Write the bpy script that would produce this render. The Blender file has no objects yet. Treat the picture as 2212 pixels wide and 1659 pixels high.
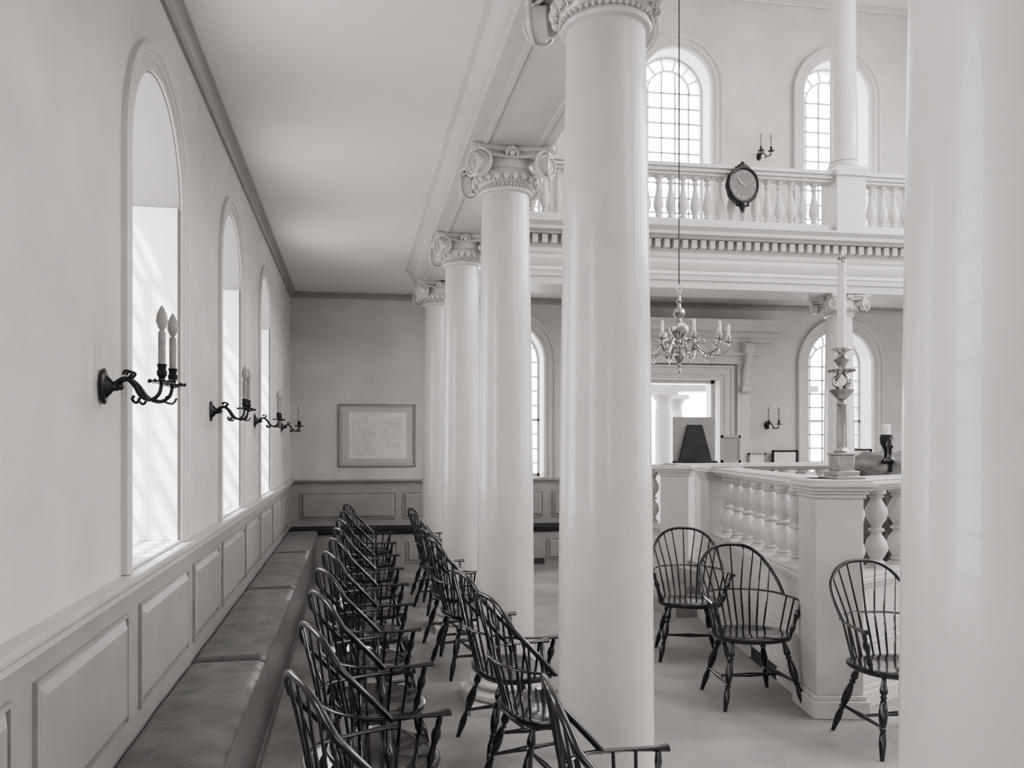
import bpy, math, random
from mathutils import Matrix, Vector
random.seed(4)
C = bpy.context.scene.collection
pi = math.pi

# ---------------------------------------------------------------- materials
def mat(name, col, rough=0.6, var=0.06, nscale=6.0, bump=0.0, bscale=40.0, metal=0.0, spec=0.5, sheen=0.0, coat=0.0):
    m = bpy.data.materials.new(name); m.use_nodes = True
    nt = m.node_tree; n = nt.nodes; l = nt.links
    b = n["Principled BSDF"]
    tc = n.new("ShaderNodeTexCoord")
    no = n.new("ShaderNodeTexNoise"); no.inputs["Scale"].default_value = nscale; no.inputs["Detail"].default_value = 6
    l.new(tc.outputs["Object"], no.inputs["Vector"])
    rp = n.new("ShaderNodeValToRGB")
    rp.color_ramp.elements[0].position = 0.3; rp.color_ramp.elements[1].position = 0.7
    rp.color_ramp.elements[0].color = [max(0, c*(1-var)) for c in col] + [1]
    rp.color_ramp.elements[1].color = [min(1, c*(1+var)) for c in col] + [1]
    l.new(no.outputs["Fac"], rp.inputs["Fac"]); l.new(rp.outputs["Color"], b.inputs["Base Color"])
    b.inputs["Roughness"].default_value = rough; b.inputs["Metallic"].default_value = metal
    b.inputs["Specular IOR Level"].default_value = spec
    b.inputs["Sheen Weight"].default_value = sheen
    b.inputs["Coat Weight"].default_value = coat
    if bump > 0:
        n2 = n.new("ShaderNodeTexNoise"); n2.inputs["Scale"].default_value = bscale; n2.inputs["Detail"].default_value = 5
        l.new(tc.outputs["Object"], n2.inputs["Vector"])
        bp = n.new("ShaderNodeBump"); bp.inputs["Strength"].default_value = bump; bp.inputs["Distance"].default_value = 0.01
        l.new(n2.outputs["Fac"], bp.inputs["Height"]); l.new(bp.outputs["Normal"], b.inputs["Normal"])
    return m
def g(v, w=0.97, b=0.955): return (v, v*w, v*b)
M_wall = mat("plaster_wall", g(.58), .85, .07, 2.5, .25, 60)
M_ceil = mat("plaster_ceiling", g(.78), .9, .03, 1.2, .1, 40)
M_trim = mat("painted_trim", g(.57), .45, .04, 5, .04, 30)
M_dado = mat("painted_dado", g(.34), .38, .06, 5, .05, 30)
M_col = mat("painted_column", g(.60), .32, .05, 4, .03, 20, coat=.3)
M_carpet = mat("carpet", g(.38), .98, .17, 2.6, .9, 160)
M_sill = mat("sill_white", g(.85), .5, .02)
M_reveal_shade = mat("reveal_shade_tone", g(.32), .6, .04)  # left linings greyed, shade of the upper reveal put into the colour
M_wood = mat("dark_chair_wood", g(.012, .95, .95), .2, .3, 14, .05, 60, coat=.8)
M_velvet = mat("bench_velvet", g(.10), .6, .4, 7, .4, 90, sheen=.2)
M_bench = mat("bench_paint", g(.17), .42, .12, 6, .05, 30)
M_porch = mat("porch_paint", g(.22), .5, .05, 6, .05, 30)
M_darkmetal = mat("dark_bronze", g(.045), .3, .3, 20, .1, 60, metal=.7)
M_brass = mat("polished_brass", g(.46), .25, .15, 20, .05, 50, metal=1.0)
M_candle = mat("candle_wax", g(.85), .5, .02, 10)
M_bulb = mat("frosted_bulb", g(.32), .3, .01, 10)
M_sleeve = mat("candle_sleeve", g(.30), .6, .2, 60)
M_frame = mat("frame_wood", g(.26), .4, .15, 20, .05, 60)
M_matboard = mat("mat_board", g(.52), .8, .03, 10)
M_paper = mat("old_paper", g(.75), .9, .08, 9)
M_ink = mat("ink", g(.28), .8, .1, 10)
M_dark = mat("dark_cloth", g(.03), .9, .3, 10, .3, 60)
M_drape = mat("dark_brocade", g(.11), .8, .5, 14, .4, 50, sheen=.1)
M_board = mat("grey_board", g(.24), .8, .05, 10)
M_dial = mat("clock_dial", g(.15), .5, .1, 12)
M_vent = mat("vent_dark", g(.05), .6, .1, 12)

# ---------------------------------------------------------------- mesh builder
class MB:
    def __init__(s): s.v = []; s.f = []
    def add(s, vs, fs, T=None):
        o = len(s.v)
        if T is not None: vs = [T @ Vector(p) for p in vs]
        s.v += [tuple(p) for p in vs]; s.f += [tuple(i+o for i in f) for f in fs]; return s
    def hexa(s, p8, T=None):
        return s.add(p8, [(0,1,2,3),(7,6,5,4),(0,4,5,1),(1,5,6,2),(2,6,7,3),(3,7,4,0)], T)
    def box(s, x0, x1, y0, y1, z0, z1, T=None):
        return s.hexa([(x0,y0,z0),(x1,y0,z0),(x1,y1,z0),(x0,y1,z0),(x0,y0,z1),(x1,y0,z1),(x1,y1,z1),(x0,y1,z1)], T)
    def mbox(s, M, u0, u1, p0, p1, z0, z1):
        return s.hexa([M(u0,p0,z0),M(u1,p0,z0),M(u1,p1,z0),M(u0,p1,z0),M(u0,p0,z1),M(u1,p0,z1),M(u1,p1,z1),M(u0,p1,z1)])
    def obox(s, P, Q, hw, z0, z1, ext=0.0):
        d = Vector((Q[0]-P[0], Q[1]-P[1])); d.normalize(); n = Vector((-d.y, d.x))
        a = Vector(P[:2]) - d*ext; b = Vector(Q[:2]) + d*ext
        c = [a-n*hw, b-n*hw, b+n*hw, a+n*hw]
        return s.hexa([(q.x,q.y,z0) for q in c] + [(q.x,q.y,z1) for q in c])
    def lathe(s, prof, n=16, T=None, cap=True):
        vs = []; fs = []
        for r, z in prof:
            for i in range(n):
                a = 2*pi*i/n; vs.append((r*math.cos(a), r*math.sin(a), z))
        for k in range(len(prof)-1):
            for i in range(n):
                j = (i+1) % n; fs.append((k*n+i, k*n+j, (k+1)*n+j, (k+1)*n+i))
        if cap:
            fs.append(tuple(range(n-1,-1,-1))); fs.append(tuple((len(prof)-1)*n+i for i in range(n)))
        return s.add(vs, fs, T)
    def tube(s, pts, rad, n=8, T=None, closed=False, flat=1.0):
        pts = [Vector(p) for p in pts]; m = len(pts)
        if not hasattr(rad, '__len__'): rad = [rad]*m
        vs = []; fs = []; up = None
        for k in range(m):
            if closed: t = pts[(k+1) % m]-pts[k-1]
            elif k == 0: t = pts[1]-pts[0]
            elif k == m-1: t = pts[-1]-pts[-2]
            else: t = pts[k+1]-pts[k-1]
            t.normalize()
            if up is None:
                up = Vector((0,0,1)) if abs(t.z) < .9 else Vector((1,0,0))
            a = up - t*up.dot(t); a.normalize(); up = a; b = t.cross(a)
            for i in range(n):
                th = 2*pi*i/n
                vs.append(pts[k] + a*(rad[k]*math.cos(th)*flat) + b*(rad[k]*math.sin(th)))
        K = m if closed else m-1
        for k in range(K):
            k2 = (k+1) % m
            for i in range(n):
                j = (i+1) % n; fs.append((k*n+i, k*n+j, k2*n+j, k2*n+i))
        if not closed:
            fs.append(tuple(range(n-1,-1,-1))); fs.append(tuple((m-1)*n+i for i in range(n)))
        return s.add(vs, fs, T)
    def ball(s, c, r, n=10, T=None, sc=(1,1,1)):
        m = n//2+1
        TT = Matrix.Translation(c) @ Matrix.Diagonal((sc[0],sc[1],sc[2],1))
        if T is not None: TT = T @ TT
        prof = [(max(r*math.sin(pi*k/m), 1e-4), -r*math.cos(pi*k/m)) for k in range(m+1)]
        return s.lathe(prof, n, TT)
    def prism(s, M, prof, u0, u1):
        n = len(prof)
        vs = [M(u0,a,z) for a,z in prof] + [M(u1,a,z) for a,z in prof]
        fs = [(i,(i+1)%n,n+(i+1)%n,n+i) for i in range(n)] + [tuple(range(n-1,-1,-1)), tuple(range(n,2*n))]
        return s.add(vs, fs)
    def panel(s, M, u0, u1, z0, z1, p=0.018, ins=0.03, base=0.0):
        o = [(u0,z0),(u1,z0),(u1,z1),(u0,z1)]
        b = [(u0+ins,z0+ins),(u1-ins,z0+ins),(u1-ins,z1-ins),(u0+ins,z1-ins)]
        fr = 0.014
        for (a0,a1,c0,c1) in ((u0-fr,u1+fr,z0-fr,z0),(u0-fr,u1+fr,z1,z1+fr),(u0-fr,u0,z0,z1),(u1,u1+fr,z0,z1)):
            s.mbox(M, a0, a1, base-.002, base+.014, c0, c1)
        vs = [M(u,base,z) for u,z in o] + [M(u,base+p,z) for u,z in b]
        return s.add(vs, [(0,1,5,4),(1,2,6,5),(2,3,7,6),(3,0,4,7),(4,5,6,7)])

def align(p, q):
    d = Vector(q)-Vector(p)
    return Matrix.Translation(p) @ Vector((0,0,1)).rotation_difference(d.normalized()).to_matrix().to_4x4()
def spline(P, n=6):
    P = [Vector(p) for p in P]; out = []
    for i in range(len(P)-1):
        p0 = P[max(i-1,0)]; p1 = P[i]; p2 = P[i+1]; p3 = P[min(i+2,len(P)-1)]
        for k in range(n):
            t = k/n
            out.append(.5*((2*p1)+(-p0+p2)*t+(2*p0-5*p1+4*p2-p3)*t*t+(-p0+3*p1-3*p2+p3)*t**3))
    out.append(P[-1]); return out

def obj(name, mb, m, parent=None, loc=None, smooth=True, ang=35, bevel=0.0, kind=None, label=None, category=None, recalc=True):
    me = bpy.data.meshes.new(name); me.from_pydata(mb.v, [], mb.f)
    import bmesh
    if recalc:
        bm = bmesh.new(); bm.from_mesh(me); bmesh.ops.recalc_face_normals(bm, faces=bm.faces); bm.to_mesh(me); bm.free()
    if smooth:
        for p in me.polygons: p.use_smooth = True
        me.set_sharp_from_angle(angle=math.radians(ang))
    me.materials.append(m)
    o = bpy.data.objects.new(name, me); C.objects.link(o)
    if bevel:
        bv = o.modifiers.new("bevel", "BEVEL"); bv.width = bevel; bv.segments = 2; bv.limit_method = 'ANGLE'
    if parent is not None: o.parent = parent
    if loc is not None: o.location = loc
    if kind: o["kind"] = kind
    if label: o["label"] = label
    if category: o["category"] = category
    return o
def empty(name, loc, label, category, group=None, rz=0):
    e = bpy.data.objects.new(name, None); e.empty_display_size = .1; C.objects.link(e)
    e.location = loc; e.rotation_euler = (0,0,rz); e["label"] = label; e["category"] = category
    if group: e["group"] = group
    return e
def dup(root, loc, rz=0.0, label=None):
    r = root.copy(); C.objects.link(r); r.location = loc; r.rotation_euler = (0,0,rz)
    if label: r["label"] = label
    for ch in list(root.children):
        c = ch.copy(); C.objects.link(c); c.parent = r
        for g2 in list(ch.children):
            d = g2.copy(); C.objects.link(d); d.parent = c
    return r

# ---------------------------------------------------------------- dimensions
XL = -.855; YF = 10.9; XR = 10.24; YB = -3.0
ZC = 3.75; ZG = 4.2; ZT = 8.3
AX = .99; AY = 9.34
ZS = 3.59
ML = lambda u,p,z: (XL+p, u, z)
MF = lambda u,p,z: (u, YF-p, z)
MR = lambda u,p,z: (XR-p, u, z)
MBk = lambda u,p,z: (u, YB+p, z)

def wall_open(mb, M, u0, u1, z0, z1, ops, depth):
    cur = u0
    def quad(a,b,c,d,p=True):
        for dp in (0,-depth):
            mb.add([M(a[0],dp,a[1]),M(b[0],dp,b[1]),M(c[0],dp,c[1]),M(d[0],dp,d[1])],[(0,1,2,3)])
    for (uc,hw,zs,zt,arch) in sorted(ops):
        a, b = uc-hw, uc+hw
        quad((cur,z0),(a,z0),(a,z1),(cur,z1)); cur = b
        if zs > z0: quad((a,z0),(b,z0),(b,zs),(a,zs))
        N = 28 if arch else 1
        pts = [(uc-hw*math.cos(pi*i/N), zt+hw*math.sin(pi*i/N)) for i in range(N+1)] if arch else [(a,zt),(b,zt)]
        for i in range(N):
            p, q = pts[i], pts[i+1]
            quad(p,q,(q[0],z1),(p[0],z1))
            mb.add([M(p[0],0,p[1]),M(q[0],0,q[1]),M(q[0],-depth,q[1]),M(p[0],-depth,p[1])],[(0,1,2,3)])
        for (c,d,e,f) in ((a,zs,a,zt),(b,zs,b,zt),(a,zs,b,zs)):
            mb.add([M(c,0,d),M(e,0,f),M(e,-depth,f),M(c,-depth,d)],[(0,1,2,3)])
    quad((cur,z0),(u1,z0),(u1,z1),(cur,z1))

DEP = .42
win_left = [(1.36,.44,1.21,2.86,True),(3.64,.44,1.21,2.86,True),(5.74,.44,1.21,2.86,True),(7.84,.44,1.21,2.86,True)]
CX = 4.69
lowf = [(2.14,.53,1.21,2.88,True),(7.24,.53,1.21,2.88,True)]
uppf = [(2.14,.54,4.7,6.93,True),(4.64,.54,4.7,6.93,True),(7.18,.54,4.7,6.93,True)]

w = MB(); wall_open(w, ML, YB, YF+DEP, 0, ZT, win_left, DEP)
obj("wall_left", w, M_wall, kind="structure", smooth=True, ang=20, recalc=False)
w = MB(); wall_open(w, MF, XL, XR+DEP, 0, 4.0, lowf+[(CX,.61,0,2.64,False)], DEP)
wall_open(w, MF, XL, XR+DEP, 4.0, ZT, uppf, DEP)
obj("wall_far", w, M_wall, kind="structure", smooth=True, ang=20, recalc=False)
ws = [-.5,1.7,3.9,6.1,8.3]
w = MB(); wall_open(w, MR, YB, YF, 0, 4.0, [(y,.5,1.21,2.88,True) for y in ws], DEP)
wall_open(w, MR, YB, YF, 4.0, ZT, [(y,.6,4.7,6.93,True) for y in ws], DEP)
obj("wall_right", w, M_wall, kind="structure", smooth=True, ang=20, recalc=False)
w = MB(); wall_open(w, MBk, XL, XR, 0, ZT, [], DEP)
obj("wall_near", w, M_wall, kind="structure", smooth=False, recalc=False)
w = MB().box(XL-.45, XR+.45, YB, 16, -.12, 0); obj("floor", w, M_carpet, kind="structure", smooth=False)
w = MB().box(XL, AX+.3, YB, YF, ZC, ZG).box(AX+.3, XR, AY-.3, YF, ZC, ZG)
obj("ceiling", w, M_ceil, kind="structure", smooth=False)
w = MB().box(XL-.45, XR+.45, YB, YF+.45, ZT, ZT+.15)
obj("ceiling_upper", w, M_ceil, kind="structure", smooth=False)

# casings and sashes
PROF = [(0,-.01),(0,.03),(.045,.03),(.055,.042),(.12,.042),(.13,.06),(.17,.066),(.18,.05),(.18,-.01)]
PROFL = [(0,-.01),(0,.010),(.035,.010),(.04,.018),(.075,.018),(.08,.026),(.105,.030),(.115,.022),(.115,-.01)]
def casing(mb, M, uc, hw, zs, zt, arch=True, prof=PROF):
    if arch:
        path = [(uc-hw,zs,-1,0)] + [(uc-hw*math.cos(pi*i/32), zt+hw*math.sin(pi*i/32), -math.cos(pi*i/32), math.sin(pi*i/32)) for i in range(33)] + [(uc+hw,zs,1,0)]
    else:
        path = [(uc-hw,zs,-1,0),(uc-hw,zt,-1,1),(uc+hw,zt,1,1),(uc+hw,zs,1,0)]
    n = len(prof); vs = []; fs = []
    for (u,z,nu,nz) in path:
        for (o,p) in prof: vs.append(M(u+nu*o, p, z+nz*o))
    for k in range(len(path)-1):
        for i in range(n-1): fs.append((k*n+i,k*n+i+1,(k+1)*n+i+1,(k+1)*n+i))
    fs += [tuple(range(n)), tuple((len(path)-1)*n+i for i in range(n))]
    mb.add(vs, fs)
def sash(mb, M, uc, hw, zs, zt, p=-.3, cols=5, bw=.009):
    d = .02; r = hw-.005
    mb.mbox(M, uc-r, uc-r+.03, p-d, p+d, zs, zt); mb.mbox(M, uc+r-.03, uc+r, p-d, p+d, zs, zt)
    mb.mbox(M, uc-r, uc+r, p-d, p+d, zs+.012, zs+.06)
    mid = (zs+zt)/2; mb.mbox(M, uc-r, uc+r, p-d, p+d, mid-.018, mid+.018)
    def ring(r0, r1):
        N = 28; vs = []; fs = []
        for i in range(N+1):
            a = pi*i/N
            for rr, pp in ((r0,p-d),(r1,p-d),(r1,p+d),(r0,p+d)): vs.append(M(uc-rr*math.cos(a), pp, zt+rr*math.sin(a)))
        for k in range(N):
            for i in range(4): fs.append((k*4+i,k*4+(i+1)%4,(k+1)*4+(i+1)%4,(k+1)*4+i))
        mb.add(vs, fs)
    ring(r-.03, r); ring(r*.62-bw, r*.62+bw)
    for i in range(1,cols): 
        u = uc-r+2*r*i/cols; mb.mbox(M, u-bw, u+bw, p-d*.7, p+d*.7, zs, zt)
    rows = round((zt-zs)/.22)
    for i in range(1,rows+1):
        z = zs+(zt-zs)*i/rows; mb.mbox(M, uc-r, uc+r, p-d*.7, p+d*.7, z-bw, z+bw)
    for i in range(1,7):
        a = pi*i/7; c, s = math.cos(a), math.sin(a); r0 = r*.62; r1 = r
        q = []
        for rr in (r0,r1):
            for (sg,pp) in ((-1,p-d*.7),(1,p-d*.7),(1,p+d*.7),(-1,p+d*.7)):
                q.append(M(uc+c*rr-s*bw*sg, pp, zt+s*rr+c*bw*sg))
        mb.hexa(q)
    for i in range(1,cols):
        u = -r+2*r*i/cols
        h = math.sqrt(max((r*.62)**2-u*u, 0))
        if h > .02: mb.mbox(M, uc+u-bw, uc+u+bw, p-d*.7, p+d*.7, zt, zt+h)
def lining(mb, M, uc, hw, zs, zt, p0, p1, t=.008):
    pts = [(uc-hw,zs)]+[(uc-hw*math.cos(pi*i/28), zt+hw*math.sin(pi*i/28)) for i in range(29)]+[(uc+hw,zs)]
    inn = [(uc-(hw-t),zs)]+[(uc-(hw-t)*math.cos(pi*i/28), zt+(hw-t)*math.sin(pi*i/28)) for i in range(29)]+[(uc+(hw-t),zs)]
    vs = []; fs = []
    for (a,b) in zip(pts,inn): vs += [M(a[0],p0,a[1]),M(a[0],p1,a[1]),M(b[0],p1,b[1]),M(b[0],p0,b[1])]
    for k in range(len(pts)-1):
        for i in range(4): fs.append((k*4+i,k*4+(i+1)%4,(k+1)*4+(i+1)%4,(k+1)*4+i))
    mb.add(vs,fs)
k = 1
for (M,L,pw) in ((ML,win_left,.0),(MF,lowf,.0),(MF,uppf,.0)):
    for (uc,hw,zs,zt,_) in L:
        mb = MB(); sash(mb, M, uc, hw, zs, zt, p=(-.36 if M is ML else -.3))
        casing(mb, M, uc, hw, zs, zt, prof=(PROFL if M is ML else PROF))
        mb.mbox(M, uc-hw, uc+hw, -DEP, .005, zs, zs+.012)
        o = obj("window_%d" % k, mb, M_trim, kind="structure", ang=30)
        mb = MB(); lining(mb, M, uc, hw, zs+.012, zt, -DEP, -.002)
        obj("trim_%d" % (30+k), mb, M_reveal_shade if M is ML else M_sill, kind="structure", ang=30); k += 1
for i,(uc,hw,zs,zt,_) in enumerate(win_left):
    mb = MB(); mb.box(XL-.33, XL-.008, uc+hw-.025, uc+hw-.009, zs+.014, zt)
    mb.box(XL-.33, XL-.008, uc-hw+.009, uc-hw+.025, zs+.014, zt)
    obj("trim_%d" % (20+i), mb, M_sill, kind="structure", smooth=False)

# wainscot cap, panels, crown
mb = MB()
CAP = [(0,1.13),(.015,1.13),(.02,1.16),(.045,1.17),(.055,1.185),(.055,1.208),(.0,1.208)]
mb.prism(ML, CAP, YB, YF)
obj("trim_1", mb, M_trim, kind="structure", ang=50)
mb = MB(); mb.prism(MF, CAP, XL, CX-.82); mb.prism(MF, CAP, CX+.82, XR)
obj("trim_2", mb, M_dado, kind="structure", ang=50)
mb = MB(); mb.mbox(ML, YB, YF, 0, .008, 0, 1.14)
us = [(1.2,2.08),(2.26,3.1),(3.30,4.18),(4.36,5.1),(5.28,6.2),(6.38,7.18),(7.38,8.28),(8.46,9.3),(9.5,10.35)]
for a,b in us: mb.panel(ML, a, b, .66, 1.05, base=.008, p=.02, ins=.035)
obj("trim_3", mb, M_dado, kind="structure", ang=15)
mb = MB(); mb.mbox(MF, XL, CX-.82, 0, .008, 0, 1.14); mb.mbox(MF, CX+.82, XR, 0, .008, 0, 1.14)
for a,b in ((-.71,.56),(.68,1.5),(1.64,2.64),(2.8,3.6),(5.8,6.6),(6.72,7.72),(7.9,8.9)): mb.panel(MF, a, b, .68, 1.02, base=.008)
obj("trim_4", mb, M_dado, kind="structure", ang=15)
CR = [(0,ZC-.075),(.02,ZC-.075),(.03,ZC-.045),(.06,ZC-.02),(.075,ZC-.015),(.075,ZC-.0),(0,ZC)]
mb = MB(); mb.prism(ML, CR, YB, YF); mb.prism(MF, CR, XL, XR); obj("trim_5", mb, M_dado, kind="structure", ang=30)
mb = MB(); mb.prism(MF, [(a,z-ZC+ZT) for a,z in CR], XL, XR); obj("trim_6", mb, M_trim, kind="structure", ang=30)

# entablatures carrying the gallery
ENT = [(-.39,3.752),(-.39,3.73),(-.36,3.72),(-.33,3.68),(-.31,3.67),(-.31,3.63),(-.285,3.62),(-.285,3.59),(.26,3.59),(.26,3.68),(.285,3.685),(.285,3.79),(.31,3.80),(.34,3.86),(.34,3.885),
       (.28,3.89),(.285,3.91),(.31,3.95),(.285,3.99),(.28,4.01),(.32,4.02),(.32,4.145),(.42,4.15),(.44,4.17),(.53,4.175),(.53,4.215),(.58,4.255),(.58,4.275),(-.26,4.275)]
MSide = lambda u,a,z: (AX+a, u, z)
MEnd = lambda u,a,z: (u, AY-a, z)
mb = MB(); mb.prism(MSide, ENT, YB, AY)
y = 1.0
while y < AY-.6: mb.mbox(MSide, y, y+.065, .31, .40, 4.045, 4.14); y += .115
for s_ in (-.19,.15): mb.mbox(MSide, YB, AY, s_, s_+.03, ZS-.012, ZS+.005)
obj("trim_7", mb, M_trim, kind="structure", ang=30)
mb = MB(); mb.prism(MEnd, ENT, AX, XR)
x = AX+.6
while x < XR-.5: mb.mbox(MEnd, x, x+.065, .31, .41, 4.045, 4.14); x += .115
obj("trim_8", mb, M_trim, kind="structure", ang=30)

# ---------------------------------------------------------------- columns
def capital(z0=3.325, z1=ZS):
    mb = MB()
    mb.lathe([(.158,z0),(.175,z0+.005),(.18,z0+.015),(.175,z0+.028),(.165,z0+.03),(.165,z0+.05),(.18,z0+.065),(.205,z0+.09),(.215,z0+.115),(.21,z0+.13),(.20,z0+.14),(.20,z0+.21)], 40)
    for i in range(22):
        a = 2*pi*i/22
        mb.ball((.205*math.cos(a), .205*math.sin(a), z0+.09), .022, 8, sc=(1,1,1.35))
        a += pi/22
        mb.tube([(.19*math.cos(a), .19*math.sin(a), z0+.06),(.217*math.cos(a), .217*math.sin(a), z0+.115)], .006, 5)
    for i in range(44):
        a = 2*pi*i/44; mb.ball((.180*math.cos(a), .180*math.sin(a), z0+.038), .010, 6)
    for (zz0,zz1,ex) in ((z1-.055,z1-.032,-.012),(z1-.032,z1-.010,.012),(z1-.010,z1,.004)):
        pts = []
        for q in range(4):
            R = Matrix.Rotation(q*pi/2, 3, 'Z')
            for t in range(-6,7):
                x = t/6*(.245+ex); yb = -(.205+ex)-.055*(abs(t)/6)**2
                pts.append(R @ Vector((x, yb, 0)))
        n = len(pts)
        mb.add([(p.x,p.y,zz0) for p in pts]+[(p.x,p.y,zz1) for p in pts], [(i,(i+1)%n,n+(i+1)%n,n+i) for i in range(n)]+[tuple(range(n)),tuple(range(n,2*n))])
    zc = z1-.125
    for q in range(4):
        for sg in (-1,1):
            ang = q*pi/2
            T = Matrix.Rotation(ang,4,'Z') @ Matrix.Translation((sg*.215,-.235,zc)) @ Matrix.Rotation(sg*math.radians(24),4,'Z') @ Matrix.Rotation(pi/2,4,'X')
            mb.lathe([(.066,-.055),(.07,.006),(.062,.010),(.02,.012),(.018,.026),(.001,.03)], 20, T)
            sp = []; rr = []
            N = 44
            for i in range(N+1):
                t = i/N; a = pi/2 + sg*t*2*pi*2.2
                r = .078*(1-t)**.9+.014
                sp.append((r*math.cos(a), r*math.sin(a), .012)); rr.append(.0095*(1-.5*t))
            mb.tube(sp, rr, 6, T)
        T = Matrix.Rotation(q*pi/2,4,'Z') @ Matrix.Translation((0,-.225,z1-.055))
        for j in range(-3,4):
            a = j*.42
            mb.ball((.036*math.sin(a), -.005, .036*math.cos(a)), .022, 8, T, sc=(.55,.5,1))
        mb.ball((0,-.015,.005), .02, 8, T)
        T = Matrix.Rotation(q*pi/2,4,'Z')
        mb.tube(spline([(-.215,-.245,zc+.068),(-.1,-.215,z1-.062),(0,-.21,z1-.066),(.1,-.215,z1-.062),(.215,-.245,zc+.068)],5), .010, 6, T)
    return mb
mb_sh = MB()
prof = [(.205,.16),(.200,.175),(.192,.19)]
for i in range(25):
    t = i/24; prof.append((.19 - .034*(t**1.7), .2+t*3.125))
mb_sh.lathe(prof, 56)
mb_ba = MB().box(-.27,.27,-.27,.27,0,.055)
mb_ba.lathe([(.255,.055),(.27,.065),(.275,.08),(.27,.095),(.25,.105),(.225,.11),(.215,.12),(.22,.128),(.235,.132),(.24,.145),(.235,.158),(.215,.165),(.19,.17)], 48)
col = empty("column", (AX,1.008,0), "tall white painted column with ionic scroll capital", "column", "columns carrying the gallery")
obj("shaft", mb_sh, M_col, col, ang=40); obj("capital", capital(), M_col, col, ang=40); obj("column_base", mb_ba, M_col, col, ang=40)
for (x,y) in ((AX,3.02),(AX,5.12),(AX,7.23),(AX,AY),(3.19,AY),(6.19,AY),(8.39,AY)): dup(col, (x,y,0))

GR = .065
ucol = empty("gallery_column", (6.21,9.28,5.13+GR), "slim white column standing on the gallery pedestal", "column", "gallery columns")
mb = MB(); pr = [(.17,.1)]+[(.16-.02*(i/12)**1.6,.12+i/12*2.74) for i in range(13)]; mb.lathe(pr, 40); obj("shaft", mb, M_col, ucol, ang=40)
mb = MB().lathe([(.19,0),(.20,.015),(.20,.035),(.185,.045),(.175,.055),(.178,.07),(.17,.09),(.155,.1)], 40).box(-.2,.2,-.2,.2,-.03,.0); obj("column_base", mb, M_col, ucol, ang=40)
mb = MB().lathe([(.145,2.84),(.16,2.89),(.19,2.94),(.19,2.99)], 32).box(-.2,.2,-.2,.2,2.99,3.10); obj("capital", mb, M_col, ucol, ang=40)
dup(ucol, (3.19,9.28,5.13+GR)); dup(ucol, (8.9,9.28,5.13+GR))

# ---------------------------------------------------------------- gallery balustrade
YG = 9.28
gb = empty("gallery_balustrade", (CX,YG,4.275), "white gallery balustrade with turned vase balusters and pedestals", "balustrade")
L0 = (-CX,-YG,-4.275)
mb = MB().obox((AX-.1,YG),(XR,YG),.13,4.275,4.39).obox((AX-.1,YG),(XR,YG),.10,4.39,4.47); obj("plinth", mb, M_trim, gb, L0, bevel=.006)
mb = MB()
for (h_,a,b) in ((.085,4.95,4.985),(.115,4.985,5.03),(.14,5.03,5.06),(.12,5.06,5.085)): mb.obox((AX-.1,YG),(XR,YG),h_,a+GR,b+GR)
obj("handrail", mb, M_trim, gb, L0, bevel=.006)
first = None
for px_ in (3.19,6.21,8.9):
    mb = MB().box(-.20,.20,-.17,.17,.0,.83+GR).box(-.225,.225,-.2,.2,.0,.12).box(-.225,.225,-.2,.2,.74+GR,.825+GR)
    if first is None: first = obj("pedestal", mb, M_trim, gb, (px_-CX,0,0), bevel=.006)
    else:
        c = first.copy(); C.objects.link(c); c.location = (px_-CX,0,0)
def bal_prof(h, r):
    P = [(.75,0),(.75,.05),(.5,.06),(.62,.09),(.45,.12),(.6,.17),(.92,.26),(1,.33),(.92,.42),(.65,.55),(.45,.68),(.38,.76),(.42,.80),(.62,.82),(.62,.85),(.42,.87),(.42,.91),(.75,.93),(.75,1)]
    return [(a*r, b*h) for a,b in P]
bm_ = None; x = AX+.33
while x < 9.4:
    if min(abs(x-q) for q in (3.19,6.21,8.9)) > .26:
        if bm_ is None: bm_ = obj("baluster", MB().lathe(bal_prof(.482+GR,.062), 14), M_trim, gb, (x-CX,0,.195), ang=50)
        else:
            c = bm_.copy(); C.objects.link(c); c.location = (x-CX,0,.195)
    x += .160

# ---------------------------------------------------------------- oval clock
ck = empty("wall_clock", (CX+.05,YG-.145,4.88), "dark carved oval clock with roman numerals on the gallery balustrade", "clock")
def oval(mb, rx, rz, y0, y1, n=40, lob=0.0):
    vs = []
    for y_ in (y0,y1):
        for i in range(n):
            a = 2*pi*i/n; k_ = 1+lob*math.cos(10*a); vs.append((rx*k_*math.cos(a), y_, rz*k_*math.sin(a)))
    mb.add(vs, [(i,(i+1)%n,n+(i+1)%n,n+i) for i in range(n)]+[tuple(range(n)),tuple(range(n,2*n))])
mb = MB(); oval(mb,.212,.235,.0,-.05,40,.025)
mb.tube([(.19*math.cos(2*pi*i/40),-.055,.212*math.sin(2*pi*i/40)) for i in range(40)], .02, 8, closed=True)
for j in range(-3,4): mb.ball((.035*j,-.03,.245-.008*j*j), .032, 8)
mb.ball((0,-.03,.272), .03, 8)
for j in range(4): mb.ball((0,-.03,-.235-.027*j), .055-.012*j, 8)
for j in (-1,1): mb.ball((.06*j,-.03,-.225), .035, 8)
obj("case", mb, M_darkmetal, ck)
mb = MB(); oval(mb,.17,.19,-.05,-.06); obj("dial", mb, M_dial, ck)
num = ["XII","I","II","III","IIII","V","VI","VII","VIII","IX","X","XI"]
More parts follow.
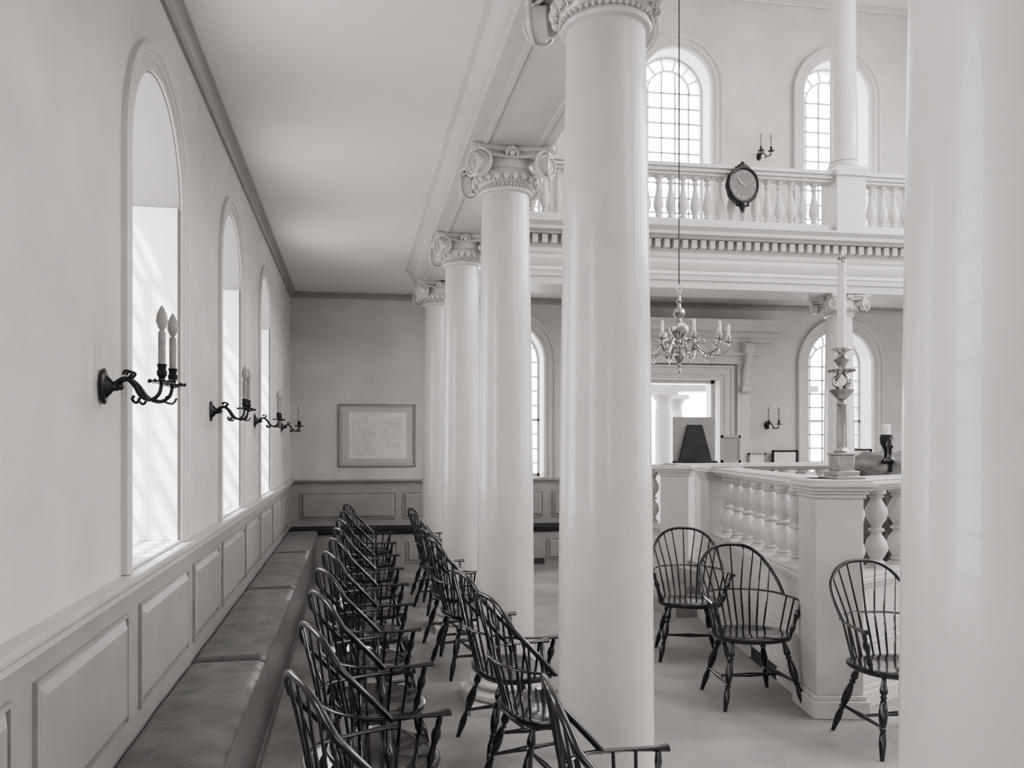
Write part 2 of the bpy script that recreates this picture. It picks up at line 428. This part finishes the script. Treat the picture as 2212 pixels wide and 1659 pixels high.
for i,s_ in enumerate(num):
    mb = MB()
    a = pi/2-2*pi*i/12; T = Matrix.Translation((.136*math.cos(a),-.061,.152*math.sin(a))) @ Matrix.Rotation(-(a-pi/2),4,'Y')
    wd = {'I':.009,'V':.018,'X':.018}; tot = sum(wd[c] for c in s_); x = -tot/2
    for c in s_:
        xc = x+wd[c]/2; h = .019
        st = {'I':[(0,-h,0,h)],'V':[(-.007,h,0,-h),(.007,h,0,-h)],'X':[(-.007,h,.007,-h),(.007,h,-.007,-h)]}[c]
        for (ax,az,bx,bz) in st: mb.tube([(xc+ax,0,az),(xc+bx,0,bz)], .0022, 4, T)
        x += wd[c]
    obj("numeral", mb, M_matboard, ck)
mb = MB().tube([(0,-.066,0),(-.06,-.066,.035)], .005, 5).tube([(0,-.068,0),(-.09,-.068,.09)], .0035, 5).ball((0,-.066,0),.01,8)
obj("clock_hands", mb, M_candle, ck)

# ---------------------------------------------------------------- windsor chairs
def turned(mb, p, q, R=1.0):
    L = (Vector(q)-Vector(p)).length
    P = [(0,.010),(.10,.013),(.17,.019),(.21,.020),(.24,.012),(.27,.019),(.29,.012),(.36,.018),(.46,.023),(.56,.019),(.62,.012),(.64,.019),(.67,.012),(.74,.017),(.80,.0185),(.9,.014),(1,.010)]
    mb.lathe([(r*R, t*L) for t,r in P], 10, align(p,q))
def make_chair(loc, rz, label):
    ch = empty("windsor_armchair", loc, label, "chair", "windsor armchairs", rz)
    mb = MB(); N = 36
    def pt(a, s):
        c, sn = math.cos(a), math.sin(a); e = .75
        x = .26*s*math.copysign(abs(c)**e, c); y = .205*s*math.copysign(abs(sn)**e, sn)
        if y < 0: y *= 1.02+.05*(1-abs(x)/.265)
        return x, y
    vs = []; fs = []
    for (s,z) in ((.80,.405),(.97,.42),(1,.435),(.99,.447),(.93,.452),(.8,.446),(.55,.436),(.25,.434)):
        for i in range(N):
            x,y = pt(2*pi*i/N, s)
            zz = z + (.010*math.exp(-(x/.05)**2) if (y < -.05 and z > .43 and s < .95) else 0)
            vs.append((x,y,zz))
    for k_ in range(7):
        for i in range(N): fs.append((k_*N+i,k_*N+(i+1)%N,(k_+1)*N+(i+1)%N,(k_+1)*N+i))
    fs += [tuple(range(N)), tuple(7*N+i for i in range(N))]
    mb.add(vs, fs); obj("seat", mb, M_wood, ch, ang=50)
    tops = [(-.17,-.12,.425),(.17,-.12,.425),(-.14,.12,.425),(.14,.12,.425)]
    feet = [(-.265,-.225,.0),(.265,-.225,.0),(-.235,.235,.0),(.235,.235,.0)]
    for a,b in zip(tops,feet):
        mb = MB(); turned(mb, a, b, 1.08); obj("leg", mb, M_wood, ch, ang=50)
    mb = MB(); mids = []
    for s in (0,1):
        f = Vector(tops[s]).lerp(Vector(feet[s]), .62); r = Vector(tops[s+2]).lerp(Vector(feet[s+2]), .62)
        mids.append((f+r)/2)
        mb.tube([f, f.lerp(r,.3), f.lerp(r,.5), f.lerp(r,.7), r], [.008,.011,.016,.011,.008], 8)
    a,b = mids; mb.tube([a, a.lerp(b,.25), a.lerp(b,.5), a.lerp(b,.75), b], [.008,.010,.016,.010,.008], 8)
    obj("stretcher", mb, M_wood, ch, ang=50)
    mb = MB()
    ar = spline([(-.302,-.155,.672),(-.298,-.085,.672),(-.283,.03,.675),(-.245,.15,.68),(-.14,.235,.685),(0,.26,.687),(.14,.235,.685),(.245,.15,.68),(.283,.03,.675),(.298,-.085,.672),(.302,-.155,.672)], 6)
    n_ = len(ar); rd = [.0115+.0105*max(0,1-min(i,n_-1-i)/9) for i in range(n_)]
    mb.tube(ar, rd, 8, flat=.62)
    for s in (-1,1):
        mb.tube([Vector((s*.232,-.10,.445)).lerp(Vector((s*.297,-.12,.668)),t) for t in (0,.1,.2,.3,.45,.6,.7,.75,.85,1)], [.009,.013,.019,.013,.011,.020,.018,.011,.013,.009], 8)
        for t in (0,1): mb.tube([(s*(.242-.01*t),-.03+.07*t,.445),(s*(.29-.012*t),-.04+.08*t,.675)], .0065, 6)
    obj("armrest", mb, M_wood, ch, ang=50)
    mb = MB()
    def hoop(a):
        c, s = math.cos(a), math.sin(a)
        x = .275*math.copysign(abs(c)**.8, c); h = abs(s)**.85
        return Vector((x, .075+.10*min(1,h*1.6)+.13*h, .675+.315*h))
    hp = [hoop(pi*i/30) for i in range(31)]
    mb.tube(hp, .012, 8)
    for i in range(9):
        t = (i-4)/4
        b = Vector((.17*t, .185-.035*t*t, .445))
        a0 = pi/2 - t*1.08; top = hoop(a0)
        m_ = Vector((.215*t, .255-.075*t*t, .685))
        mb.tube([b, b.lerp(m_,.5), m_, m_.lerp(top,.5), top], [.006,.0075,.006,.0055,.0045], 6)
    obj("backrest", mb, M_wood, ch, ang=50)
    return ch
def place(ax, ay, ph):
    return (ax+.30*math.cos(ph), ay+.30*math.sin(ph), 0), ph+pi/2
lab = "dark glossy windsor armchair "
rowA = [(-.17,2.44,20),(-.17,3.12,20),(-.17,3.79,20),(-.17,4.48,20),(-.16,5.18,19),(-.14,5.90,19),(-.13,6.64,18),(-.12,7.42,18),(-.10,8.3,18),(-.08,9.25,18)]
base = None
for (a,b,p) in rowA:
    l_, r_ = place(a,b,math.radians(p))
    if base is None: base = make_chair(l_, r_, lab+"in the row beside the bench")
    else: dup(base, l_, r_)
for (a,b,p) in ((.57,2.27,-5),(.61,3.62,11),(.58,4.28,12),(.57,5.80,12),(.57,6.46,12),(.60,7.93,12),(.62,8.6,12)):
    l_, r_ = place(a,b,math.radians(p)); dup(base, l_, r_, lab+"in the row between the columns")
dup(base, (2.66,5.98,0), math.radians(-14), lab+"standing beside the raised platform")
dup(base, (2.60,4.90,0), math.radians(-3), lab+"standing beside the raised platform")
dup(base, (3.05,4.07,0), math.radians(2), lab+"standing before the platform corner post")

# ---------------------------------------------------------------- wall benches
XB = -.47
bn = empty("wall_bench", (-.66,6.2,0), "long built-in bench box along the panelled wall", "bench")
mb = MB().box(XL+.012, XB-.03, 1.2, 10.44, 0, .49).box(XL+.012, XB, 1.2, 10.44, .49, .525).box(XL+.012, XB-.01, 1.2,10.44, 0,.08)
obj("bench_box", mb, M_bench, bn, (.66,-6.2,0), bevel=.005)
def cushion(L, W, H, tu, tv):
    mb = MB(); nx = int(L/.03); ny = 16; vs = []; fs = []
    for i in range(nx+1):
        for j in range(ny+1):
            u = i/nx*L; v = j/ny*W
            ed = min(u, L-u, v, W-v); h = H*(.5+.5*min(1, ed/.03)**.5)
            du = abs(((u/tu) % 1)-.5)*tu; dv = abs(((v/tv) % 1)-.5)*tv
            h -= .011*math.exp(-(du*du+dv*dv)/.0003)
            h += .003*math.sin(u*5+1)+.002*math.sin(u*13+v*9)
            vs.append((u, v, h))
    idx = lambda i,j: i*(ny+1)+j
    for i in range(nx):
        for j in range(ny): fs.append((idx(i,j),idx(i+1,j),idx(i+1,j+1),idx(i,j+1)))
    bd = [idx(i,0) for i in range(nx+1)]+[idx(nx,j) for j in range(1,ny+1)]+[idx(i,ny) for i in range(nx-1,-1,-1)]+[idx(0,j) for j in range(ny-1,0,-1)]
    bv = []
    for b in bd:
        bv.append(len(vs)); vs.append((vs[b][0], vs[b][1], 0))
    m_ = len(bd)
    for i in range(m_): fs.append((bd[i],bd[(i+1)%m_],bv[(i+1)%m_],bv[i]))
    fs.append(tuple(bv)); mb.add(vs, fs); return mb
T90 = Matrix.Rotation(pi/2,4,'Z')
def rotmb(mb, T): mb.v = [tuple(T @ Vector(p)) for p in mb.v]; return mb
cm = None
for i,yy in enumerate((2.24,4.30,6.36,8.40)):
    if cm is None:
        cm = obj("bench_cushion", rotmb(cushion(2.035,.378,.040,.225,.19), T90), M_velvet, None, (XB+.004,yy,.526), ang=60)
        cm["label"] = "dark tufted velvet cushion lying on the wall bench"; cm["category"] = "cushion"; cm["group"] = "velvet bench cushions"
    else:
        c = cm.copy(); C.objects.link(c); c.location = (XB+.004,yy,.526)
bn2 = empty("wall_bench", (1.5,10.68,0), "built-in bench with panelled front below the framed document", "bench")
mb = MB().box(XL+.012,3.5,10.48,YF-.012,0,.5)
MB2 = lambda u,p,z: (u, 10.48-p, z)
for a,b in ((-.3,.55),(.7,1.55),(1.7,2.3),(2.62,3.35)): mb.panel(MB2,a,b,.13,.40)
obj("bench_box", mb, M_dado, bn2, (-1.5,-10.68,0), ang=15)
obj("vent_grille", (lambda q: [q.box(2.37+.03*i,2.385+.03*i,10.462,10.48,.06,.14) for i in range(7)] and q)(MB()), M_vent, bn2, (-1.5,-10.68,0))
mb = MB().box(XL+.012,3.5,10.45,YF-.012,.501,.575); o = obj("bench_cushion", mb, M_dark, None, bevel=.02)
o["label"] = "long dark cushion on the bench below the document"; o["category"] = "cushion"; o["group"] = "velvet bench cushions"
bn3 = empty("wall_bench", (7.7,10.68,0), "built-in bench with panelled front beside the doorway", "bench")
obj("bench_box", MB().box(5.9,XR-.02,10.48,YF-.012,0,.5), M_dado, bn3, (-7.7,-10.68,0), bevel=.005)

# ---------------------------------------------------------------- framed document
pf = empty("framed_document", (.315,YF-.004,1.81), "framed handwritten letter on grey mat hung above the wainscot", "picture frame")
fw, fh = .525,.43
mb = MB(); tf = .018
for (a,b,c_,d) in ((-fw,fw,fh-tf,fh),(-fw,fw,-fh,-fh+tf),(-fw,-fw+tf,-fh,fh),(fw-tf,fw,-fh,fh)): mb.box(a,b,-.022,0,c_,d)
for (a,b,c_,d) in ((-fw+.035,fw-.035,fh-.041,fh-.035),(-fw+.035,fw-.035,-fh+.035,-fh+.041),(-fw+.035,-fw+.041,-fh+.035,fh-.035),(fw-.041,fw-.035,-fh+.035,fh-.035)): mb.box(a,b,-.012,0,c_,d)
obj("frame", mb, M_frame, pf, bevel=.003)
obj("mat_board", MB().box(-fw+.015,fw-.015,-.008,-.001,-fh+.015,fh-.015), M_matboard, pf, smooth=False)
obj("paper_sheet", MB().box(-.385,.40,-.011,-.008,-.315,.315), M_paper, pf, smooth=False)
mb = MB()
def scr(x0,x1,z):
    x = x0
    while x < x1-.01:
        w_ = random.uniform(.012,.045); e = min(x+w_, x1); mb.box(x,e,-.013,-.011,z-.0018,z+.0018); x = e+.008
for i in range(20): scr(-.34,-.03-(.1 if i == 0 else 0), .19-.024*i)
for i in range(3): scr(-.30,-.12 if i else .1, .285-.03*i)
for i in range(12): scr(.04,.36, .24-.026*i)
for i in range(4): scr(.14,.32, -.09-.03*i)
scr(-.29,-.1,-.36); scr(.17,.33,-.36)
obj("handwriting", mb, M_ink, pf, smooth=False, kind="stuff")

for (x0,x1,z0,z1,l_) in ((5.72,6.0,1.25,1.56,"small pale framed picture on the wainscot ledge"),(6.1,6.5,1.25,1.60,"dark framed picture on the wainscot ledge"),(7.3,7.7,1.22,1.62,"dark framed picture on the window ledge")):
    e = empty("picture_frame", ((x0+x1)/2,YF-.08,1.21), l_, "picture frame", "small frames by the far wall")
    a = (x1-x0)/2; h = z1-1.21; mb = MB()
    for q in ((-a,a,h-.025,h),(-a,a,0,.025),(-a,-a+.025,0,h),(a-.025,a,0,h)): mb.box(q[0],q[1],-.012,.012,q[2],q[3])
    obj("frame", mb, M_frame if x0 < 6 else M_dark, e, smooth=False); obj("print", MB().box(-a+.02,a-.02,-.002,.006,.02,h-.02), M_paper, e, smooth=False)

# ---------------------------------------------------------------- sconces
def make_sconce(loc, rz, label):
    e = empty("wall_sconce", loc, label, "wall lamp", "two-armed candle sconces", rz)
    mb = MB(); T = Matrix.Rotation(pi/2,4,'Y') @ Matrix.Diagonal((1.35,.8,1,1))
    mb.lathe([(.045,0),(.046,.006),(.036,.012),(.03,.011),(.022,.022),(.012,.034),(.012,.05)], 24, T)
    mb.ball((.055,0,0),.014,10); obj("wall_plate", mb, M_darkmetal, e)
    for s in (-1,1):
        mb = MB()
        P = spline([(.03,0,0),(.06,s*.008,.022),(.085,s*.018,.024),(.11,s*.03,.002),(.135,s*.045,-.035),(.17,s*.062,-.048),(.20,s*.075,-.028),(.21,s*.08,.012)],6)
        mb.tube(P, [.009-.003*i/len(P) for i in range(len(P))], 8)
        mb.tube(spline([(.085,s*.018,.026),(.10,s*.02,.045),(.078,s*.02,.052),(.07,s*.018,.04)],4), [.005]*13, 6)
        mb.tube(spline([(.135,s*.045,-.034),(.12,s*.045,-.058),(.105,s*.04,-.045),(.112,s*.04,-.034)],4), [.005]*13, 6)
        mb.tube(spline([(.18,s*.066,-.046),(.21,s*.07,-.055),(.225,s*.072,-.035)],4), [.004]*9, 6)
        T = Matrix.Translation((.21,s*.08,0))
        mb.lathe([(.006,-.0),(.018,.004),(.038,.010),(.040,.014),(.012,.016),(.010,.024),(.016,.034),(.017,.046),(.013,.052),(.015,.066),(.018,.07)], 18, T)
        for j in range(10):
            a = 2*pi*j/10; mb.ball((.04*math.cos(a),.04*math.sin(a),.013),.007,6,T)
        arm = obj("arm", mb, M_darkmetal, e)
        c = obj("candle_sleeve", MB().lathe([(.0125,.07),(.0125,.178),(.008,.182)],14,T), M_sleeve, arm)
        b = obj("flame_bulb", MB().lathe([(.006,.182),(.013,.194),(.0195,.213),(.017,.235),(.009,.255),(.001,.268)],14,T), M_bulb, arm)
    return e
sl = "dark bronze sconce with two electric candles, on the window wall"
sc = make_sconce((XL+.009,2.84,1.895), 0, sl)
for y_ in (4.92,7.02,9.55): dup(sc, (XL+.001,y_,1.895))
dup(sc, (6.05,YF-.001,1.97), -pi/2, "dark bronze sconce with two candles beside the doorway")
dup(sc, (5.93,YF-.001,5.95), -pi/2, "dark bronze sconce with two candles in the gallery")

# ---------------------------------------------------------------- doorway
mb = MB(); casing(mb, MF, CX, .61, 0, 2.64, False, [(0,-.01),(0,.03),(.06,.03),(.07,.05),(.16,.05),(.17,.075),(.2,.075),(.2,-.01)])
mb.mbox(MF, CX-.61, CX-.56, -.25, -.15, 0, 2.64); mb.mbox(MF, CX+.56, CX+.61, -.25, -.15, 0, 2.64); mb.mbox(MF, CX-.61, CX+.61, -.25, -.15, 2.59, 2.64)
obj("door_1", mb, M_trim, kind="structure", ang=30)
mb = MB(); W_ = 1.12
mb.mbox(MF, CX-W_, CX+W_, 0, .10, 2.86, 3.22)
DC = [(0,3.18),(.12,3.18),(.14,3.22),(.20,3.24),(.24,3.29),(.38,3.31),(.38,3.37),(.44,3.43),(.44,3.46),(0,3.48)]
mb.prism(MF, DC, CX-1.42, CX+1.42)
mb.mbox(MF, CX-1.2, CX+1.2, 0, .16, 2.98, 3.03)
for s in (-1,1):
    x = CX+s*.98
    mb.mbox(MF, x-.1, x+.1, 0, .05, 0, 2.9)
    for (dz,r) in ((-.04,.10),(-.62,.055)):
        T = Matrix.Translation((x-.07,YF-.05-r,3.12+dz)) @ Matrix.Rotation(pi/2,4,'Y'); mb.lathe([(r,0),(r,.14)],20,T)
    P = spline([(x,YF-.16,3.14),(x,YF-.2,2.95),(x,YF-.11,2.75),(x,YF-.08,2.6),(x,YF-.1,2.5)],6)
    mb.tube(P,[.055-.02*i/len(P) for i in range(len(P))],8)
obj("trim_9", mb, M_trim, kind="structure", ang=40)
pc = empty("porch_column", (5.5,13.5,0), "white round porch column outside the open door", "column", "porch columns")
obj("shaft", MB().lathe([(.17,0),(.17,.08),(.14,.12),(.14,2.2),(.12,2.45),(.16,2.5),(.19,2.56)],28).box(-.2,.2,-.2,.2,2.56,2.64), M_porch, pc)
dup(pc, (6.2,14.6,0))
pb = MB().box(4.0,8.4,13.3,13.7,2.64,2.75); obj("trim_10", pb, M_porch, kind="structure", smooth=False)

# ---------------------------------------------------------------- raised reading platform
P0 = (3.0,4.62); P1 = (3.46,7.10); P2 = (3.38,7.90); P3 = (2.80,8.32); P4 = (5.3,5.75); P5 = (6.6,7.2); P6 = (6.2,8.62); P7 = (3.78,8.62)
bi = empty("reading_platform", (P0[0],P0[1],0), "raised white reading platform enclosed by turned balusters", "platform")
LB = (-P0[0],-P0[1],0)
sides = [(P0,P1),(P0,P4),(P4,P5),(P5,P6),(P6,P7),(P2,P3)]
md = MB(); mr = MB()
for (a,b) in sides:
    md.obox(a,b,.125,0,.11,.1).obox(a,b,.11,.11,.14,.1).obox(a,b,.09,.14,.40).obox(a,b,.10,.40,.425).obox(a,b,.09,.425,.77).obox(a,b,.105,.77,.80).obox(a,b,.125,.80,.835).obox(a,b,.11,.835,.86)
    mr.obox(a,b,.07,1.39,1.405).obox(a,b,.10,1.405,1.43).obox(a,b,.145,1.43,1.457).obox(a,b,.12,1.457,1.475)
obj("dado", md, M_trim, bi, LB, bevel=.005); obj("handrail", mr, M_trim, bi, LB, bevel=.006)
pl = [(P0),(P4),(P5),(P6),(P7),(P2),(P1)]; n = len(pl)
mb = MB().add([(x,y,.45) for x,y in pl]+[(x,y,.5) for x,y in pl], [tuple(range(n)),tuple(range(n,2*n))]+[(i,(i+1)%n,n+(i+1)%n,n+i) for i in range(n)])
obj("platform_floor", mb, M_carpet, bi, LB, smooth=False)
mb = MB()
for i in range(3): mb.obox((P1[0]-.22+.1*i-.04,P1[1]+.2),(P2[0]-.22+.1*i-.04,P2[1]-.2),.1,0,.15+.15*i)
obj("steps", mb, M_dado, bi, LB, smooth=False)
pm = None
for (q,ref) in ((P0,P1),(P1,P0),(P2,P3),(P3,P2),(P4,P5),(P5,P6),(P6,P7),(P7,P6)):
    mb = MB()
    for (hh,z0,z1) in ((.175,0,.11),(.16,.11,.14),(.145,.14,1.36),(.158,1.36,1.385),(.17,1.385,1.405),(.185,1.405,1.43),(.205,1.43,1.457),(.185,1.457,1.475)): mb.box(-hh,hh,-hh,hh,z0,z1)
    if pm is None: pm = obj("post", mb, M_trim, bi, bevel=.005); o = pm
    else: o = pm.copy(); C.objects.link(o)
    o.location = (q[0]-P0[0], q[1]-P0[1], 0); o.rotation_euler = (0,0,math.atan2(ref[1]-q[1],ref[0]-q[0]))
def dbl(h, r):
    P = [(.85,0),(.85,.04),(.55,.055),(.75,.08),(.5,.10),(.65,.14),(.98,.22),(1,.27),(.85,.35),(.5,.42),(.42,.45),(.7,.47),(.7,.495),(.42,.515),(.5,.545),(.85,.62),(.98,.69),(.95,.75),(.6,.84),(.45,.88),(.7,.905),(.55,.93),(.85,.945),(.85,1)]
    return [(a*r,b*h) for a,b in P]
b0 = None
for (a,b,nn) in ((P0,P1,8),(P0,P4,8),(P5,P6,4),(P6,P7,9),(P2,P3,4)):
    A = Vector(a); B = Vector(b); L = (B-A).length
    for i in range(nn):
        t = (.27+(L-.56)*(i/(nn-1)))/L; p = A.lerp(B,t)
        if b0 is None: b0 = obj("baluster", MB().lathe(dbl(.532,.072),18), M_trim, bi, ang=50); o = b0
        else: o = b0.copy(); C.objects.link(o)
        o.location = (p.x-P0[0],p.y-P0[1],.859)
d = (Vector(P1)-Vector(P0)).normalized(); nrm = Vector((-d.y,d.x)); mb = MB()
for i in range(16):
    p = Vector(P0)+d*(.62+i*.035)+nrm*.127; mb.obox((p.x,p.y),(p.x+d.x*.014,p.y+d.y*.014),.004,.015,.10)
p = Vector(P0)+d*.6+nrm*.126; q = p+d*.6; mb.obox(p,q,.003,.008,.016); mb.obox(p,q,.003,.10,.108)
obj("vent_grille", mb, M_vent, bi, LB, smooth=False)

# candlestick on the corner post
cs = empty("tall_candlestick", (P0[0]+.08,P0[1],1.476), "tall turned brass candlestick with white candle on the corner post", "candlestick")
mb = MB().box(-.10,.10,-.10,.10,0,.018).box(-.075,.075,-.075,.075,.018,.05).box(-.055,.055,-.055,.055,.05,.15).box(-.065,.065,-.065,.065,.15,.165)
obj("candlestick_base", mb, M_brass, cs, bevel=.004)
mb = MB().lathe([(.045,.165),(.05,.175),(.032,.19),(.026,.20),(.024,.46),(.034,.475),(.03,.49),(.022,.50),(.045,.525),(.068,.55),(.074,.565),(.05,.575),(.02,.585)], 28)
for i in range(12):
    a = 2*pi*i/12; mb.tube([(.026*math.cos(a),.026*math.sin(a),.20),(.024*math.cos(a),.024*math.sin(a),.46)],.004,5)
for i in range(4):
    a = pi/2*i; c_,s_ = math.cos(a),math.sin(a)
    mb.tube(spline([(.02*c_,.02*s_,.585),(.055*c_,.055*s_,.60),(.06*c_,.06*s_,.63),(.03*c_,.03*s_,.655),(.02*c_,.02*s_,.67)],5), .009, 8)
mb.lathe([(.02,.665),(.045,.675),(.072,.685),(.075,.695),(.025,.705),(.03,.73),(.05,.76),(.035,.775),(.025,.79),(.03,.805),(.06,.825),(.058,.832),(.03,.835)], 28)
for i in range(14):
    a = 2*pi*i/14; mb.ball((.074*math.cos(a),.074*math.sin(a),.690),.011,6)
obj("stem", mb, M_brass, cs)
obj("candle", MB().lathe([(.027,.835),(.026,1.375),(.022,1.38)],20), M_candle, cs)
mb = MB().lathe([(.027,1.375),(.03,1.39),(.018,1.405),(.02,1.425),(.012,1.435),(.004,1.455)],14)
for i in range(6):
    a = 2*pi*i/6; mb.ball((.022*math.cos(a),.022*math.sin(a),1.41),.009,6)
obj("candle_cap", mb, M_brass, cs)

e = empty("display_board", (3.90,8.62,1.476), "grey display board propped on a dark easel back", "display board")
obj("board", MB().box(-.255,.255,.02,.035,.02,.53), M_board, e, smooth=False)
mb = MB().add([(-.2,-.03,0),(.2,-.03,0),(.09,.0,.44),(-.09,.0,.44),(-.2,.018,0),(.2,.018,0),(.09,.018,.44),(-.09,.018,.44)],[(0,1,2,3),(4,5,6,7),(0,1,5,4),(1,2,6,5),(2,3,7,6),(3,0,4,7)]).box(-.26,.26,-.045,.035,0,.022)
obj("easel", mb, M_dark, e, smooth=False)
e = empty("picture_frame", (4.34,8.62,1.476), "small dark framed picture beside the display board", "picture frame")
mb = MB()
for q in ((-.12,.12,.29,.32),(-.12,.12,0,.03),(-.12,-.095,0,.32),(.095,.12,0,.32)): mb.box(q[0],q[1],-.01,.01,q[2],q[3])
obj("frame", mb, M_frame, e, smooth=False); obj("print", MB().box(-.1,.1,-.003,.006,.02,.3), M_board, e, smooth=False)

e = empty("reading_desk", (5.07,6.6,.5), "reading desk draped in dark brocade cloth", "desk")
obj("desk_body", MB().box(-.4,.4,-.3,.3,0,.93), M_drape, e, bevel=.01)
mb = MB(); N = 60; vs = []; fs = []
for i in range(N+1):
    x = -.47+.94*i/N; w_ = .018*math.sin(i*.8); dr = .13*max(0,1-(i/16))**1.3
    for (y_,z_) in ((-.36+w_,.30),(-.34+w_*.8,.7),(-.32+w_*.4,.96),(-.29,1.01),(0,1.08),(.31,1.12),(.34+w_,.5)): vs.append((x,y_,z_+.006*math.sin(i*.5)-(dr if z_>.9 else 0)))
for i in range(N):
    for j in range(6): fs.append((i*7+j,i*7+j+1,(i+1)*7+j+1,(i+1)*7+j))
fs += [tuple(range(7)), tuple(N*7+i for i in range(7))]
mb.add(vs,fs); o = obj("brocade_cover", mb, M_drape, e, ang=80)
e = empty("scroll_handle", (4.70,6.35,1.42), "turned wooden scroll roller leaning on the desk cover", "scroll")
obj("roller", MB().lathe([(.018,-.0),(.02,.09),(.03,.11),(.045,.125),(.045,.14),(.02,.16),(.016,.23),(.03,.26),(.02,.31),(.002,.34)],16), M_wood, e)
e = empty("desk_candle_holder", (4.79,6.52,1.52), "short dark candle holder with white top on the desk", "candle holder")
obj("holder", MB().lathe([(.04,0),(.045,.02),(.02,.05),(.018,.10),(.03,.14),(.05,.18),(.055,.23),(.045,.26)],18), M_dark, e)
obj("candle", MB().lathe([(.035,.258),(.035,.35),(.03,.355)],16), M_candle, e)

# ---------------------------------------------------------------- chandelier
cx_, cy_ = 3.01, 7.0
ch = empty("chandelier", (cx_,cy_,2.39), "brass chandelier with curved arms and white candles hung on a rod", "chandelier")
obj("hanging_rod", MB().lathe([(.006,.80),(.006,5.85),(.06,5.85),(.07,5.91)],10), M_darkmetal, ch)
mb = MB().lathe([(.004,-.04),(.016,-.02),(.018,0),(.008,.02),(.02,.04),(.012,.06),(.03,.085),(.055,.12),(.058,.145),(.03,.17),(.02,.185),(.04,.2),(.062,.215),(.062,.24),(.03,.255),(.022,.28),(.035,.30),(.07,.33),(.09,.37),(.092,.40),(.07,.43),(.03,.455),(.022,.48),(.04,.5),(.055,.53),(.05,.56),(.02,.585),(.014,.62),(.03,.64),(.018,.66),(.012,.70),(.02,.72),(.006,.74)],28)
mb.tube([(.028*math.cos(2*pi*i/16),0,.765+.028*math.sin(2*pi*i/16)) for i in range(16)],.006,6,closed=True)
mb.tube([(0,.02*math.cos(2*pi*i/12),-.055+.02*math.sin(2*pi*i/12)) for i in range(12)],.005,6,closed=True)
obj("body", mb, M_brass, ch)
am = None; NA = 10
for i in range(NA):
    if am is None:
        mb = MB()
        mb.tube(spline([(.055,0,.23),(.11,0,.27),(.17,0,.255),(.23,0,.18),(.31,0,.13),(.40,0,.15),(.44,0,.20),(.44,0,.23)],6), .0115, 8)
        mb.tube(spline([(.17,0,.255),(.21,0,.28),(.225,0,.25),(.20,0,.24)],4), .007, 6)
        mb.tube(spline([(.29,0,.135),(.27,0,.10),(.30,0,.085),(.315,0,.105)],4), .007, 6)
        T = Matrix.Translation((.44,0,.23))
        mb.lathe([(.01,0),(.045,.012),(.048,.018),(.012,.02),(.014,.03),(.022,.045),(.022,.07),(.017,.075)],16,T)
        am = obj("arm", mb, M_brass, ch)
        cd = obj("candle", MB().lathe([(.0145,.07),(.014,.17),(.004,.174),(.002,.182)],12,T), M_candle, am)
        am.rotation_euler = (0,0,.2)
    else:
        o = am.copy(); C.objects.link(o); o.rotation_euler = (0,0,.2+i*2*pi/NA)
        c = cd.copy(); C.objects.link(c); c.parent = o

# ---------------------------------------------------------------- light
wd_ = bpy.data.worlds.new("world"); bpy.context.scene.world = wd_; wd_.use_nodes = True
wd_.node_tree.nodes["Background"].inputs[0].default_value = (1,.98,.965,1); wd_.node_tree.nodes["Background"].inputs[1].default_value = 5.2
s = bpy.data.lights.new("sun","SUN"); s.energy = 13.0; s.angle = math.radians(3); s.color = (1,.985,.97)
so = bpy.data.objects.new("sun", s); C.objects.link(so)
so.rotation_euler = Vector((.42,.30,-.85)).to_track_quat('-Z','Y').to_euler()
def area(name, loc, tgt, sx, sy, e):
    l_ = bpy.data.lights.new(name,"AREA"); l_.shape = 'RECTANGLE'; l_.size = sx; l_.size_y = sy; l_.energy = e; l_.color = (1,.98,.965)
    o = bpy.data.objects.new(name,l_); C.objects.link(o); o.location = loc
    o.rotation_euler = (Vector(tgt)-Vector(loc)).to_track_quat('-Z','Y').to_euler()
for i,y in enumerate(ws):
    area("nave_daylight_%d" % i, (XR-.1,y,6.0), (3,y+.5,1.0), 1.2, 2.6, (20,35,55,60,60)[i])
area("ceiling_fill", (5.8,5.0,8.1), (5.8,5.0,0), 6, 6, 130)  # added fill lamp under the closed ceiling, no skylight there
area("near_nave_fill", (6.9,-2.7,5.4), (4.6,10.9,2.4), 4.5, 3.5, 95)  # added fill before the solid near wall, brightens the far wall
area("near_aisle_fill", (.25,-2.7,2.2), (.05,10.9,2.2), 1.2, 1.8, 16)  # unseen fill lamp behind the camera for the aisle end, no window there

cam = bpy.data.cameras.new("camera"); co = bpy.data.objects.new("camera", cam); C.objects.link(co)
co.location = (0,0,1.7); co.rotation_euler = (pi/2,0,-math.radians(8.6))
cam.sensor_width = 36; cam.lens = 1700/2212*36; cam.shift_x = (1106-1022)/2212; cam.shift_y = (958-829.5)/2212
cam.clip_start = .05
bpy.context.scene.camera = co
vs_ = bpy.context.scene.view_settings
vs_.view_transform = 'AgX'
try: vs_.look = 'AgX - Medium High Contrast'
except Exception: pass
vs_.exposure = 0.6
